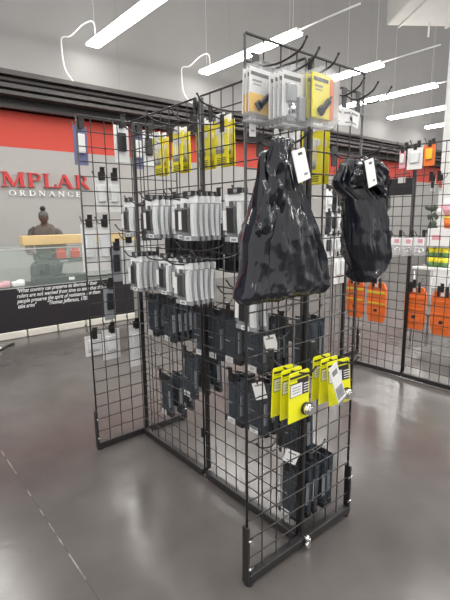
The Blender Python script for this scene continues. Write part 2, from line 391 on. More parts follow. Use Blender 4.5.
# wire display rack with red items standing on counter shelf
t = thing('wire_rack', 'small wire basket rack behind the red pouches inside the glass counter', 'rack', (-4.62, .85, .813))
b = MB()
for y in [-.38+.076*k for k in range(11)]: b.rod((0, y, 0), (0, y, .19), .0025)
for z in (.003, .065, .125, .19): b.rod((0, -.38, z), (0, .38, z), .0025)
b.build('wire_panel', 'black_wire', t)
b = MB(); b.rod((0, -.38, .003), (-.1, -.38, .003), .003); b.rod((0, .38, .003), (-.1, .38, .003), .003); b.build('foot', 'black_wire', t)
for y, l_ in ((.72, 'left one of two red pouches on the glass shelf of the counter'), (.90, 'right one of two red pouches on the glass shelf of the counter')):
    b = MB(); b.box((0, 0, .07), (.05, .12, .14), bev=.015); b.box((.0, 0, .15), (.02, .08, .03), bev=.005)
    tag(b.build('pouch', 'red_item', loc=(-4.56, y, .813)), l_, 'pouch')
for y, ln_, l_ in ((.68, .62, 'long dark tray on the glass shelf before the red pouches'), (1.25, .42, 'dark flat box at the right end of the glass shelf')):
    b = MB(); b.box((0, 0, .02), (.09, ln_, .04), bev=.004); b.box((0, 0, .045), (.05, ln_*.8, .012), 'black_plastic'); b.box((.046, .02, .022), (.003, .1, .02), 'pack_grey')
    tag(b.build('display_tray', 'shelf_dark', loc=(-4.465, y, .813)), l_, 'tray')
b = MB(); b.path(curve([(-4.05, -.5, .012), (-3.95, -.35, .012), (-3.86, -.24, .012), (-3.95, -.16, .012), (-4.03, -.06, .012)]), .012); b.ball((-3.88, -.255, .025), .022, .035, .02, 'cord_white')
tag(b.build('floor_cord', 'rubber'), 'black cord with white plug on the floor before the counter, left edge', 'cord')

# ------------------------------------------------------------ person behind counter
def skin_mesh(name, J, E, m, parent, lv=2):
    me = bpy.data.meshes.new(name); me.from_pydata([j[0] for j in J], E, []); o = bpy.data.objects.new(name, me); C.objects.link(o)
    sk = o.modifiers.new('s', 'SKIN'); sk.use_smooth_shade = True
    for i, j in enumerate(J):
        me.skin_vertices[0].data[i].radius = j[1] if isinstance(j[1], tuple) else (j[1], j[1])
    me.skin_vertices[0].data[0].use_root = True
    sb = o.modifiers.new('b', 'SUBSURF'); sb.levels = lv; sb.render_levels = lv
    bpy.context.view_layer.update()
    me2 = bpy.data.meshes.new_from_object(o.evaluated_get(bpy.context.evaluated_depsgraph_get()))
    bpy.data.objects.remove(o)
    o = bpy.data.objects.new(name, me2); C.objects.link(o); me2.materials.clear(); me2.materials.append(M[m]); o.parent = parent
    for p in me2.polygons: p.use_smooth = True
    return o
P0 = Vector((-5.5, .86, 0))
t = thing('person', 'person in a grey knitted hat and dull brown jacket seated behind the counter, looking down', 'person', P0, -.45)
# seated: pelvis z .58, facing +x
SZ = .68
body = skin_mesh('body', [((0, 0, SZ+.06), (.12, .15)), ((0, 0, SZ+.22), (.10, .13)), ((.03, 0, SZ+.40), (.11, .15)), ((.05, 0, SZ+.52), (.07, .09)), ((.075, 0, SZ+.60), (.05, .05)), ((.095, 0, SZ+.66), (.05, .05)),
    ((.045, .17, SZ+.48), .05), ((.11, .22, SZ+.24), .04), ((.33, .15, SZ+.22), .03), ((.045, -.17, SZ+.48), .05), ((.11, -.22, SZ+.24), .04), ((.33, -.15, SZ+.22), .03),
    ((.05, .09, SZ+.03), .075), ((.42, .12, SZ+.03), .06), ((.40, .12, .1), .04), ((.5, .12, .045), .035), ((.05, -.09, SZ+.03), .075), ((.42, -.12, SZ+.03), .06), ((.40, -.12, .1), .04), ((.5, -.12, .045), .035),
    ((.395, .12, .055), .038), ((.395, -.12, .055), .038)],
    [(0, 1), (1, 2), (2, 3), (3, 4), (4, 5), (3, 6), (6, 7), (7, 8), (3, 9), (9, 10), (10, 11), (0, 12), (12, 13), (13, 14), (14, 20), (20, 15), (0, 16), (16, 17), (17, 18), (18, 21), (21, 19)], 'skin', t)
# head joined into one mesh with body
b = MB(); b.bm.from_mesh(body.data)
for f_ in b.bm.faces: f_.smooth = True
b.mi(None); hc = Vector((.12, 0, SZ+.69)); hr = Matrix.Rotation(.35, 3, 'Y'); hS = .72
def hp(x, y, z): return hc + hr @ Vector((x, y, z))*hS
b.ball(hc, .07, .058, .086, None, 24, hr); b.ball(hp(.03, 0, -.06), .044, .038, .042, None, 16, hr)
b.ball(hp(.097, 0, -.015), .016, .012, .028, None, 10, hr); b.ball(hp(.088, 0, -.065), .012, .024, .008, None, 10, hr)
for s_ in (-1, 1):
    b.ball(hp(0, .077*s_, -.01), .018, .01, .03, None, 10, hr); b.ball(hp(.078, .03*s_, .012), .012, .014, .009, None, 10, hr)
    base = Vector((.335, .15*s_, SZ+.22)); 
    b.ball(base+Vector((.05, 0, -.005)), .05, .04, .017, None, 12)
    for q, (dy, ln) in enumerate(((-.028, .06), (-.01, .072), (.009, .066), (.027, .052))):
        p0 = base + Vector((.085, dy*s_, 0)); b.path([p0, p0+Vector((ln*.5, 0, .002)), p0+Vector((ln, 0, -.02))], [.009, .0085, .006], seg=8)
    p0 = base + Vector((.03, -.03*s_, 0)); b.path([p0, p0+Vector((.03, -.02*s_, 0)), p0+Vector((.06, -.02*s_, -.008))], [.011, .010, .007], seg=8)
b.build('body', 'skin', t); bpy.data.objects.remove(body)
for o in list(C.objects):
    if o.name.startswith('body.'): o.name = 'body'
skin_mesh('jacket', [((0, 0, SZ+.02), (.145, .175)), ((0, 0, SZ+.20), (.135, .165)), ((.03, 0, SZ+.38), (.14, .185)), ((.05, 0, SZ+.52), (.085, .12)), ((.075, 0, SZ+.585), (.065, .068)),
    ((.045, .18, SZ+.47), .066), ((.11, .235, SZ+.24), .056), ((.30, .16, SZ+.22), .045), ((.045, -.18, SZ+.47), .066), ((.11, -.235, SZ+.24), .056), ((.30, -.16, SZ+.22), .045)],
    [(0, 1), (1, 2), (2, 3), (3, 4), (3, 5), (5, 6), (6, 7), (3, 8), (8, 9), (9, 10)], 'jacket', t)
skin_mesh('trousers', [((0, 0, SZ+.05), (.13, .165)), ((.05, .09, SZ+.03), .09), ((.42, .12, SZ+.03), .072), ((.40, .12, .12), .055), ((.05, -.09, SZ+.03), .09), ((.42, -.12, SZ+.03), .072), ((.40, -.12, .12), .055)],
    [(0, 1), (1, 2), (2, 3), (0, 4), (4, 5), (5, 6)], 'trousers', t)
b = MB()
for s_ in (-1, 1): b.ball((.45, .12*s_, .04), .13, .05, .042, None, 14)
b.build('shoe', 'rubber', t)
b = MB(); b.ball(hp(-.012, 0, .045), .074, .064, .063, None, 24, hr); b.ball(hp(-.02, 0, .02), .075, .067, .022, None, 24, hr); b.build('beanie', 'beanie', t)
b = MB(); b.ball(hp(-.04, .0, .165), .038, .038, .036, None, 16); b.build('hair_bun', 'hair', t)
b = MB(); b.ball(hp(-.035, 0, -.03), .06, .058, .058, None, 20, hr); b.build('hair', 'hair', t)
t = thing('stool', 'round black stool under the seated person behind the counter', 'stool', P0)
MB().rod((0, 0, SZ-.15), (0, 0, SZ-.085), .17, seg=28).build('seat', 'rubber', t)
for k in range(4):
    a = PI/4+k*PI/2; MB().rod((.1*math.cos(a), .1*math.sin(a), SZ-.15), (.19*math.cos(a), .19*math.sin(a), 0), .012, seg=8).build('leg', 'black_steel', t)

# ------------------------------------------------------------ gridwall panels
GW = .61; NZ = 24; ZB = .035
def wire_mesh():
    b = MB(); h = 1.825
    for i in range(9):
        x = -GW/2 + GW*i/8
        e = i in (0, 8); b.rod((x, 0, ZB), (x, 0, ZB+h), .0050 if e else .0027, seg=8 if e else 6)
    for k in range(NZ+1):
        z = ZB + h*k/NZ; b.rod((-GW/2, -.0045, z), (GW/2, -.0045, z), .0048 if k in (0, NZ) else .0027)
    return b
def panel(label, loc, rotz, legs, group='gridwall panels of the centre rack', base=True, clips=()):
    t = thing('gridwall_panel', label, 'display panel', loc, rotz, group)
    if not hasattr(panel, 'me'):
        o = wire_mesh().build('wire_grid', 'black_wire', t); panel.me = o.data
    else:
        o = bpy.data.objects.new('wire_grid', panel.me); C.objects.link(o); o.parent = t
    if base:
        b = MB(); b.box((0, 0, .026), (GW-.004, .032, .034), bev=.003); b.build('base_rail', 'black_steel', t)
    for s_ in legs:
        b = MB(); b.box((s_*(GW/2+.004), 0, .125), (.012, .03, .23), bev=.002); o = b.build('upright_bracket', 'black_steel', t)
        b = MB()
        for z in (.075, .19):
            b = MB(); b.ball((s_*(GW/2+.002), -.018, z), .006, .006, .006, 'chrome', 8); b.box((s_*(GW/2-.006), -.016, z), (.02, .004, .008), 'chrome'); b.build('bracket_screw', 'chrome', o)
        b = MB(); b.rod((s_*(GW/2-.01), 0, 0), (s_*(GW/2-.01), 0, .01), .018, seg=14); b.build('foot', 'rubber', t)
    for z in clips:
        b = MB(); b.box((GW/2, 0, z), (.03, .022, .028), bev=.003); b.box((GW/2, -.012, z), (.01, .006, .05)); b.build('joining_clip', 'black_steel', t)
    return t
L_ = 1.289
g1 = 'gridwall panels of the centre rack'
panel('black wire grid end panel nearest the camera, standing across the rack front', (.0, 0, 0), PI/2, (-1, 1), g1)
panel('black wire grid end panel at the far left with white packs behind it', (-L_, 0, 0), PI/2, (-1, 1), g1)
panel('near half of the black wire grid spine joining the front panel', (-.022-GW/2-.004, 0, 0), 0, (), g1)
panel('far half of the black wire grid spine joining the left panel', (-L_+.022+GW/2, 0, 0), 0, (), g1, clips=(1.83, 1.2, .6, .25))
# thick spine posts
for x, l_ in ((-.645, 'black square post joining the two spine panels of the rack'), (-.018, 'black square post where the spine meets the nearest panel'), (-L_+.008, 'black square post where the spine meets the far left panel')):
    b = MB(); b.box((0, 0, .953), (.016, .018, 1.818), bev=.002)
    tag(b.build('rack_post', 'black_steel', loc=(x, .0165, 0)), l_, 'post')
b = MB(); b.rod((0, 0, 0), (.02, 0, 0), .011, seg=14); b.rod((.02, 0, 0), (.026, 0, 0), .006, seg=10); b.rod((0, 0, -.028), (.02, 0, -.028), .011, seg=14); b.box((.008, 0, -.014), (.012, .012, .03))
o = b.build('bolt', 'chrome', loc=(.017, -.0, .05)); o.parent = None
tag(o, 'shiny double bolt on the foot rail of the nearest grid panel', 'bolt')
g2 = 'gridwall panels of the rear row'
RY = 2.12
panel('rear row grid panel nearest the nearer rack, holding the striped orange holster', (-1.038, RY, 0), 0, (), g2)
panel('rear row grid panel second from its left end, holding the plain orange holsters', (-.42, RY, 0), 0, (), g2)
panel('rear row grid panel at the right edge of the photo', (.198, RY, 0), 0, (1,), g2)
panel('end panel of the rear row, seen through the nearest grid panel behind the black bags', (-1.362, RY, 0), PI/2, (-1, 1), g2)
for x, l_ in ((-.726, 'black post in the rear row left of the plain orange holsters'), (-1.336, 'black post at the left end of the rear row'), (-.114, 'black post at the right of the rear row')):
    b = MB(); b.box((0, 0, .953), (.018, .018, 1.818), bev=.002)
    tag(b.build('rack_post', 'black_steel', loc=(x, RY+.017, 0)), l_, 'post')

# ------------------------------------------------------------ hooks
def make_hook(ln=.2):
    t = thing('display_hook', 'x', 'hook')
    b = MB(); b.box((0, -.008, .012), (.028, .003, .07), bev=.001); b.box((0, -.001, .045), (.024, .014, .004)); b.build('back_plate', 'black_steel', t)
    n = 12; pts = [(0, -.01, .02), (0, -.03, .008)] + [(0, -.03-(ln-.06)*k/n, .006-.01*math.sin(PI*k/n)) for k in range(1, n+1)]
    pts += [(0, -ln+.015, .014), (0, -ln, .034)]
    b = MB(); b.path(pts, .0032, seg=8); b.ball(pts[-1], .0045, m=None, seg=8); b.build('arm', 'black_wire', t)
    return t
hooks = {k: make_hook(k) for k in (.14, .2, .26)}
def hook(x, y, z, rotz, label, ln=.2, group='display hooks on the grid panels'):
    return place(hooks[ln], (x, y, z), rotz, label, group)

# ------------------------------------------------------------ packages (origin = hang hole, front faces local -Y)
def grey_pack():
    t = thing('clamshell_pack', 'x', 'package'); W, Hh = .118, .16
    MB().box((0, .004, -.012-Hh/2), (W, .003, Hh), bev=.001).build('backing_card', 'pack_grey', t)
    b = MB(); b.prism([(-W/2, .012), (W/2, .012), (W/2, -.016), (-W/2, -.016)], .001, .006); b.box((0, .002, .022), (.07, .012, .022), 'black_plastic'); b.box((.012, -.0045, .022), (.02, .002, .014), 'pack_grey'); b.box((-.025, -.001, -.022), (.05, .004, .022)); b.build('header', 'pack_white', t)
    b = MB(); b.box((-.010, -.010, -.012-Hh*.47), (.05, .014, Hh*.64), bev=.005); b.box((-.008, -.011, -.03), (.02, .004, .03)); b.build('black_insert', 'black_plastic', t)
    b = MB(); b.box((-.043, -.0165, -.087), (.02, .003, .075)); b.build('label', 'white_card', t)
    b = MB(); n = 10
    for k in range(n):     # curved ribbed side of the shell
        z0 = -.02-Hh*.82*k/n; b.box((.041, -.005-.004*math.sin(PI*(k+.5)/n), z0-Hh*.041), (.022, .016, Hh*.082))
    b.build('side_shell', 'pack_white', t)
    b = MB(); b.box((0, -.003, -.012-Hh*.93), (W-.004, .012, Hh*.12), bev=.002); o = b.build('bottom_strip', 'pack_grey', t)
    b = MB(); b.box((0, -.0105, -.012-Hh*.93), (.044, .002, .018))
    for k in range(7): b.box((-.012+.004*k, -.0118, -.012-Hh*.93), (.0015, .001, .009), 'print_black')
    b.build('barcode_label', 'white_card', o)
    MB().box((0, -.006, -.012-Hh*.42), (W-.004, .022, Hh*.80), bev=.004).build('clear_shell', 'clear', t)
    return t
def dark_pack():
    t = thing('dark_pack', 'x', 'package'); W, Hh = .120, .24
    MB().box((0, .006, -Hh/2), (W, .003, Hh), bev=.001).build('backing_card', 'dark_plastic', t)
    b = MB(); b.box((-.006, -.004, -Hh*.50), (.07, .014, Hh*.68), bev=.006); b.build('dark_insert', 'dark_insert', t)
    b = MB(); b.box((0, -.002, -.006), (.05, .01, .03), bev=.002); b.build('header', 'black_plastic', t)
    MB().box((0, -.003, -Hh*.5), (W, .02, Hh*.86), bev=.005).build('tinted_shell', 'slate_clear', t)
    b = MB(); b.box((0, -.003, -Hh+.012), (W+.004, .024, .026), bev=.002); o = b.build('bottom_strip', 'black_plastic', t)
    b = MB(); b.box((-.016, -.0165, -Hh+.014), (.054, .002, .028))
    for k in range(3): b.box((-.016, -.018, -Hh+.019-.005*k), (.026, .001, .0015), 'print_grey')
    b.build('barcode_label', 'white_card', o)
    MB().box((-.03, -.0145, -Hh*.57), (.036, .001, .005)).build('print', 'pack_grey', t)
    MB().box((.050, -.008, -Hh*.55), (.005, .018, Hh*.42)).build('side_highlight', 'pack_grey', t)  # pale strip standing in for the vertical sliver highlight on the pack
    return t
def yellow_pack():
    t = thing('yellow_pack', 'x', 'package'); W, Hh = .100, .20
    b = MB(); b.box((0, .002, -Hh/2), (W, .003, Hh), bev=.001)
    b.box((0, -.0002, -.05), (W*.8, .001, .022), 'white_card'); b.box((-.01, -.0002, -.13), (W*.6, .001, .03), 'print_grey')
    for k in range(4): b.box((0, -.0004, -.165-.008*k), (W*.7, .001, .003), 'print_black')
    b.build('yellow_card', 'yellow_card', t)
    b = MB(); b.box((0, 0, .008), (.06, .006, .035), bev=.001); b.build('white_header', 'white_card', t)
    b = MB(); b.box((.01, -.01, -Hh*.42), (.04, .02, Hh*.5), bev=.006); b.build('blister', 'clear_dense', t)
    return t
def neon_card():
    t = thing('light_card', 'x', 'package'); W, Hh = .098, .158
    b = MB(); b.prism([(-W/2, .004), (-W/2+.006, .01), (W/2-.006, .01), (W/2, .004), (W/2, -Hh), (-W/2, -Hh)], -.001, .002)
    b.box((0, -.002, -.006), (W*.9, .002, .007), 'print_black'); b.box((-.0, -.002, -.043), (W*.9, .0016, .056), 'print_black')
    b.box((-.016, -.0032, -.049), (.055, .001, .040), 'white_card'); b.box((-.03, -.0032, -.02), (.034, .001, .009), 'neon_card')
    for k in range(4): b.box((.032, -.0032, -.036-.009*k), (.024, .001, .003), 'white_card')
    for k in range(3): b.box((-.016, -.004, -.04-.009*k), (.04, .0006, .0025), 'print_grey')
    b.build('neon_card', 'neon_card', t)
    b = MB(); b.rod((.026, -.002, -.122), (.026, -.03, -.122), .018, seg=24); b.rod((.026, -.03, -.122), (.026, -.036, -.122), .012, seg=20); b.rod((.026, -.006, -.122), (.026, -.012, -.122), .021, seg=24, m='print_black')
    b.build('silver_lamp', 'chrome', t)
    return t
def tool_pack(name, top, bottom, edge, dark=True):
    t = thing(name, 'x', 'package'); W, Hh = .098, .142
    b = MB(); b.box((0, .003, -.062), (W, .003, Hh*.86), top); b.box((0, .002, -.062-Hh*.24), (W*.99, .0034, Hh*.36), bottom)
    if edge: b.box((W*.42, .0005, -.066), (W*.14, .003, Hh*.8), edge)
    b.box((-.01, .0008, -.018), (W*.7, .001, .01), 'print_black'); b.box((-.02, .0008, -.036), (W*.36, .001, .006), 'print_grey'); b.box((-.02, .0008, -.046), (W*.3, .001, .003), 'print_grey')
    b.build('printed_card', top, t)
    if dark:
        rt = Matrix.Rotation(-.75, 3, 'Y')
        b = MB(); b.box((0, -.008, -.090), (.058, .012, .018), rot=rt, bev=.004); b.box((-.018, -.008, -.104), (.018, .012, .026), rot=rt, bev=.003); b.rod((.015, -.008, -.075), (.030, -.008, -.060), .004, seg=8)
        b.build('folding_tool', 'dark_insert', t)
    else:
        b = MB(); b.box((-.022, -.008, -.06), (.036, .014, .05), bev=.005); b.box((.02, -.008, -.1), (.03, .014, .07), bev=.005); b.rod((-.02, -.012, -.115), (-.02, -.012, -.09), .008, seg=12, m='chrome'); b.box((-.022, -.004, -.127), (.03, .003, .014), 'print_grey')
        b.build('metal_tool', 'pack_grey', t)
    b = MB(); b.prism([(-W/2-.004, -Hh-.006), (W/2+.004, -Hh-.006), (W/2+.004, .004), (.014, .018), (-.014, .018), (-W/2-.004, .004)], -.014, -.003); b.build('clear_shell', 'clear', t)
    b = MB(); b.box((0, -.003, -Hh-.003), (W+.006, .005, .005), bev=.001); b.box((W/2+.005, -.008, -.07), (.004, .02, Hh*.95), bev=.001); b.build('shell_rim', 'clear_dense', t)
    return t
def white_pack(name='white_pack', w_=.07, h_=.17, c_='white_card', insert='pack_grey'):
    t = thing(name, 'x', 'package')
    b = MB(); b.box((0, .003, -h_/2), (w_, .004, h_), bev=.001)
    for k in range(6): b.box((0, .0006, -h_*.3-.012*k), (w_*.7, .001, .003), 'print_grey')
    b.build('card', c_, t)
    MB().box((0, -.007, -h_*.45), (w_*.55, .016, h_*.5), bev=.005).build('blister', insert, t)
    MB().box((0, 0, .008), (.026, .008, .045), bev=.001).build('hang_tab', 'black_plastic', t)
    return t
def holster(stripe):
    t = thing('orange_holster', 'x', 'holster'); W, Hh = .175, .345
    b = MB(); b.prism([(-W*.36, 0), (W*.36, 0), (W*.5, -.05), (W*.5, -Hh*.8), (W*.38, -Hh), (-W*.38, -Hh), (-W*.5, -Hh*.8), (-W*.5, -.05)], -.012, .012); b.build('orange_body', 'holster_orange', t)
    b = MB(); b.box((0, -.015, -.085), (W*.96, .008, .02), 'yellow_strap' if stripe else 'holster_orange', bev=.002); b.build('strap', 'yellow_strap', t)
    b = MB(); b.box((0, -.015, -.18), (W*.96, .008, .014), 'yellow_strap' if stripe else 'holster_orange', bev=.002); b.build('strap', 'yellow_strap', t)
    b = MB(); b.box((0, -.016, -.27), (W*.5, .012, .05), 'holster_orange', bev=.006)
    b.build('pouch', 'holster_orange', t)
    b = MB()
    for s_ in (-1, 1): b.box((s_*.034, -.017, .0), (.022, .006, .085), bev=.002)
    b.box((0, -.019, .002), (.026, .004, .075), 'white_card'); b.build('buckle', 'black_plastic', t)
    b = MB(); b.rod((0, -.012, -.245), (0, -.022, -.245), .017, seg=16); b.build('snap', 'black_plastic', t)
    return t
gp, dp, yp, nc = grey_pack(), dark_pack(), yellow_pack(), neon_card()
ORD = ['front', 'second', 'third', 'fourth', 'fifth', 'sixth', 'seventh']
random.seed(4)
SP = .031
def stack(proto, xc, z, n, sp, side, desc, group, yfront=None, cat=None, ln=None, hk=True, hdesc=None):
    """side -1: hook sticks out to the camera-left of the spine; +1: hangs behind the grid"""
    if side < 0:
        yf = -.035-sp*(n-1)-.012 if yfront is None else yfront
        ys = [yf+sp*k for k in range(n)]
    else:
        ys = [.05+sp*k if yfront is None else yfront+sp*k for k in range(n)]
    for k, y in enumerate(ys):
        lab = ('%s pack of ' % ORD[k] if n > 1 else '') + desc
        place(proto, (xc+random.uniform(-.003, .003), y, z-.006), random.uniform(-.03, .03), lab, group, rx=random.uniform(-.03, .03), ry=random.uniform(-.02, .02))
    if hk:
        l2 = ln or (.26 if n*sp > .15 else .2 if n*sp > .08 else .14)
        hook(xc, 0 if side < 0 else .006, z, 0 if side < 0 else PI, 'black hook carrying the ' + (hdesc or desc).replace('the ', '', 1), l2)
GB = 'grey clamshell packs on the upper spine hooks'; GC = 'grey clamshell packs on the lower spine hooks'
for xc, n, yf, d in ((-1.12, 1, -.12, 'the lone grey clamshell at the far left of the upper row'), (-.848, 4, None, 'the upper row grey clamshells, second group from left'),
        (-.64, 3, None, 'the upper row grey clamshells, third group from left'), (-.50, 5, None, 'the upper row grey clamshells, fourth and widest group'), (-.255, 2, -.13, 'the upper row grey clamshells beside the big black bag')):
    stack(gp, xc, 1.415, n, SP, -1, d, GB, yf)
for xc, n, z, d in ((-1.03, 4, 1.135, 'the lower row grey clamshells, leftmost group'), (-.83, 2, 1.135, 'the lower row grey clamshells, second group from left'), (-.68, 2, 1.135, 'the lower row grey clamshells, third group from left'),
        (-.545, 5, 1.135, 'the lower row grey clamshells, fourth and widest group'), (-.222, 2, 1.065, 'the grey clamshells hanging under the big black bag')):
    stack(gp, xc, z, n, SP if n > 2 else .045, -1, d, GC)
# black slim packs between first and second upper groups
bp_ = white_pack('black_pouch', .075, .17, 'dark_insert', 'black_plastic')
stack(bp_, -.955, 1.40, 3, .035, -1, 'the slim black pouches among the upper grey clamshells', 'black pouches on the spine')
for xc, d in ((-1.0, 'the black pouches behind the grid under the upper row, left group'), (-.83, 'the black pouches behind the grid under the upper row, second group'), (-.66, 'the black pouches behind the grid under the upper row, third group'), (-.5, 'the black pouches behind the grid under the upper row, right group')):
    stack(bp_, xc, 1.26, 3, .03, 1, d, 'black pouches behind the grid')
GD = 'dark slate packs behind the grid'
D = [(-1.21, .895, 5, .036, 'the dark slate packs at the far left of their top row'), (-1.02, .895, 5, .036, 'the dark slate packs second from left in their top row'), (-.72, .885, 3, .04, 'the dark slate packs just left of the middle post'),
     (-.60, .895, 2, .04, 'the dark slate packs just right of the middle post'), (-.47, .905, 3, .04, 'the dark slate packs in the top row before the nearest panel'), (-.31, .90, 4, .04, 'the dark slate packs behind the upper white price tag'),
     (-1.09, .43, 3, .075, 'the low dark slate packs at the left, over the rear foot rail'), (-.83, .625, 3, .075, 'the dark slate packs left of the middle post, middle height'),
     (-.46, .60, 2, .05, 'the dark slate packs at middle height, left of the lower price tag'), (-.305, .61, 3, .05, 'the dark slate packs behind the lower white price tag'),
     (-.105, .58, 2, .05, 'the dark slate packs behind the neon yellow cards'), (-.10, .305, 5, .05, 'the lowest dark slate packs near the floor')]
for xc, z, n, sp, d in D:
    stack(dp, xc, z, n, sp, 1, d, GD)
stack(dp, -.14, .92, 2, .05, 1, 'the dark slate packs above the neon cards beside the near post', GD, yfront=.16, ln=.26)
GY = 'yellow packs behind the top of the grid'
for xc, d in ((-1.12, 'the yellow packs at the far left of the top row'), (-.92, 'the yellow packs second from left in the top row'), (-.715, 'the yellow packs just left of the middle post'), (-.575, 'the yellow packs just right of the middle post')):
    stack(yp, xc, 1.77, 2, .04, 1, d, GY, yfront=.07)
# empty hooks on the spine
for xc, z, d in ((-.66, 1.735, 'empty curved hook at the top of the middle post'), (-.86, 1.72, 'empty curved hook left of the middle post'), (-.47, 1.71, 'empty curved hook right of the middle post'), (-.3, 1.73, 'empty curved hook just left of the nearest panel'),
        (-.2, 1.05, 'empty straight hook poking out left of the big black bag'), (-1.0, 1.27, 'empty hook over the lower row at left'), (-.36, 1.17, 'empty hook between the rows beside the big bag'), (-.46, 1.2, 'empty hook above the widest lower group'), (-.12, .42, 'empty hook low on the spine by the nearest panel')):
    hook(xc, 0, z, 0, d, .26 if z > 1.0 else .14)
# price tags on the spine
def price_tag(loc, label, rx=0, ry=0, rotz=0, w_=.04, h_=.055, name='price_tag', m='white_card', gr='white price tags'):
    b = MB(); b.box((0, 0, -h_/2), (w_, .0012, h_)); b.box((0, -.001, -.012), (w_*.6, .0006, .006), 'print_grey'); b.box((0, -.001, -h_*.8), (w_*.5, .0006, .004), 'print_grey')
    o = b.build(name, m, loc=loc); o.rotation_euler = (rx, ry, rotz); tag(o, label, 'tag', gr); return o
hook(-.07, 0, .88, 0, 'black hook holding the upper white price tag on the spine', .14)
price_tag((-.07, -.128, .903), 'upper white price tag hanging before the dark packs', ry=-.25, rotz=.75, w_=.046, h_=.066)
hook(-.13, 0, .68, 0, 'black hook holding the lower white price tag on the spine', .14)
price_tag((-.13, -.128, .703), 'lower white price tag hanging before the dark packs', ry=-.25, rotz=.75, w_=.046, h_=.07)
price_tag((-.035, -.02, .415), 'small white price tag low on the rack over the lowest dark packs', ry=.35, rotz=.7, w_=.055, h_=.055)
price_tag((.024, -.298, 1.655), 'narrow white strip label clipped to the left edge of the nearest panel', w_=.022, h_=.085, rotz=PI/2-.3)
price_tag((.024, -.292, 1.73), 'small slanting white tag on the left edge of the nearest panel', w_=.025, h_=.05, rotz=PI/2-.3, ry=.4)
price_tag((-1.03, .02, 1.735), 'white tag slanting in front of the leftmost yellow packs', w_=.04, h_=.065, ry=.5)

# ---------------------------------------------------- front panel goods (facing +X)
FR = PI/2
def front(proto, x, y, z, lab, group, tilt=0, tw=0): return place(proto, (x, y, z), FR+tw, lab, group, ry=0, rx=0) if not tilt else place(proto, (x, y, z), FR+tw, lab, group, ry=tilt)
for k, (x, dy) in enumerate(((.153, 0), (.119, .002), (.085, -.002))):
    front(nc, x, -.215+dy, .835, ORD[k] + ' neon yellow card of the left group on the nearest panel', 'neon yellow cards', tilt=.02*k)
hook(.018, -.215, .841, FR, 'black hook carrying the left group of neon yellow cards', .2)
for k, (x, dy) in enumerate(((.135, 0), (.098, -.002), (.062, .002))):
    front(nc, x, .015+dy, .818, ORD[k] + ' neon yellow card of the right group on the nearest panel', 'neon yellow cards', tilt=-.1 if k == 0 else .03, tw=-.3 if k == 0 else 0)
hook(.018, .015, .824, FR, 'black hook carrying the right group of neon yellow cards', .2)
b = MB(); b.box((0, 0, -.08), (.046, .002, .16)); b.box((0, -.0015, -.115), (.038, .001, .05), 'pack_grey'); b.box((0, -.0022, -.115), (.018, .001, .02), 'print_grey'); b.box((0, -.0015, -.03), (.026, .001, .02), 'print_grey')
b.box((0, -.0015, -.155), (.044, .0012, .008), 'print_grey')
o = b.build('hang_tag', 'white_card', loc=(.178, -.075, .838)); o.rotation_euler = (0, -.42, FR); tag(o, 'long white tag slanting across the neon yellow cards', 'tag')
# top clamshells
kp = tool_pack('tool_pack', 'white_card', 'amber_card', None); cp = tool_pack('tool_pack', 'white_card', 'pack_white', None, False); op = tool_pack('tool_pack', 'yellow_card', 'yellow_card', 'orange_card')
GT = 'tool packs at the top of the nearest panel'
for k, (p_, x, y, z, d) in enumerate(((kp, .057, -.288, 1.752, 'front white and amber tool pack at the top left of the nearest panel'), (kp, .040, -.286, 1.752, 'middle white and amber tool pack at the top left of the nearest panel'), (kp, .024, -.284, 1.752, 'rear white and amber tool pack at the top left of the nearest panel'),
        (cp, .135, -.236, 1.735, 'front clear pack with silver tools at the top of the nearest panel'), (cp, .118, -.236, 1.735, 'second clear pack with silver tools behind the front one'), (cp, .1015, -.236, 1.735, 'third clear pack with silver tools behind the second'), (cp, .0845, -.236, 1.735, 'rearmost clear pack with silver tools'),
        (op, .168, -.15, 1.738, 'front yellow and orange tool pack at the top of the nearest panel'), (op, .150, -.15, 1.738, 'middle yellow and orange tool pack behind the front one'), (op, .132, -.15, 1.738, 'rear yellow and orange tool pack nearest the grid'))):
    front(p_, x, y, z, d, GT, tilt=.04 if p_ is kp else .0, tw=random.uniform(-.04, .04))
for y, z, d in ((-.287, 1.757, 'white and amber tool packs'), (-.236, 1.742, 'clear packs with silver tools'), (-.15, 1.745, 'yellow and orange tool packs')):
    hook(.018, y, z, FR, 'black hook carrying the ' + d, .2)
for y, d in ((.07, 'left'), (.15, 'middle'), (.235, 'right')):
    hook(.018, y, 1.735, FR, d + ' one of three empty upturned hooks at the top right of the nearest panel', .14)
for y, rx, d in ((.115, .2, 'left'), (.165, -.1, 'middle'), (.215, .15, 'right')):
    price_tag((.028, y, 1.71), d + ' one of three crumpled white tags under the empty hooks', rotz=FR, ry=rx, w_=.062, h_=.055)
stack(yp, -.09, 1.66, 2, .04, 1, 'the yellow packs hanging behind the nearest panel, over the big bag', GY, yfront=.12, ln=.26)
# more packs seen through the top of the nearest panel
wp = white_pack('white_pack', .085, .19, 'white_card', 'pack_white'); wp2 = white_pack('white_pack', .09, .2, 'pack_white', 'black_plastic')
stack(wp, -.2, 1.68, 2, .05, 1, 'the white packs hanging behind the tool packs', 'white packs behind the grid', yfront=.07)

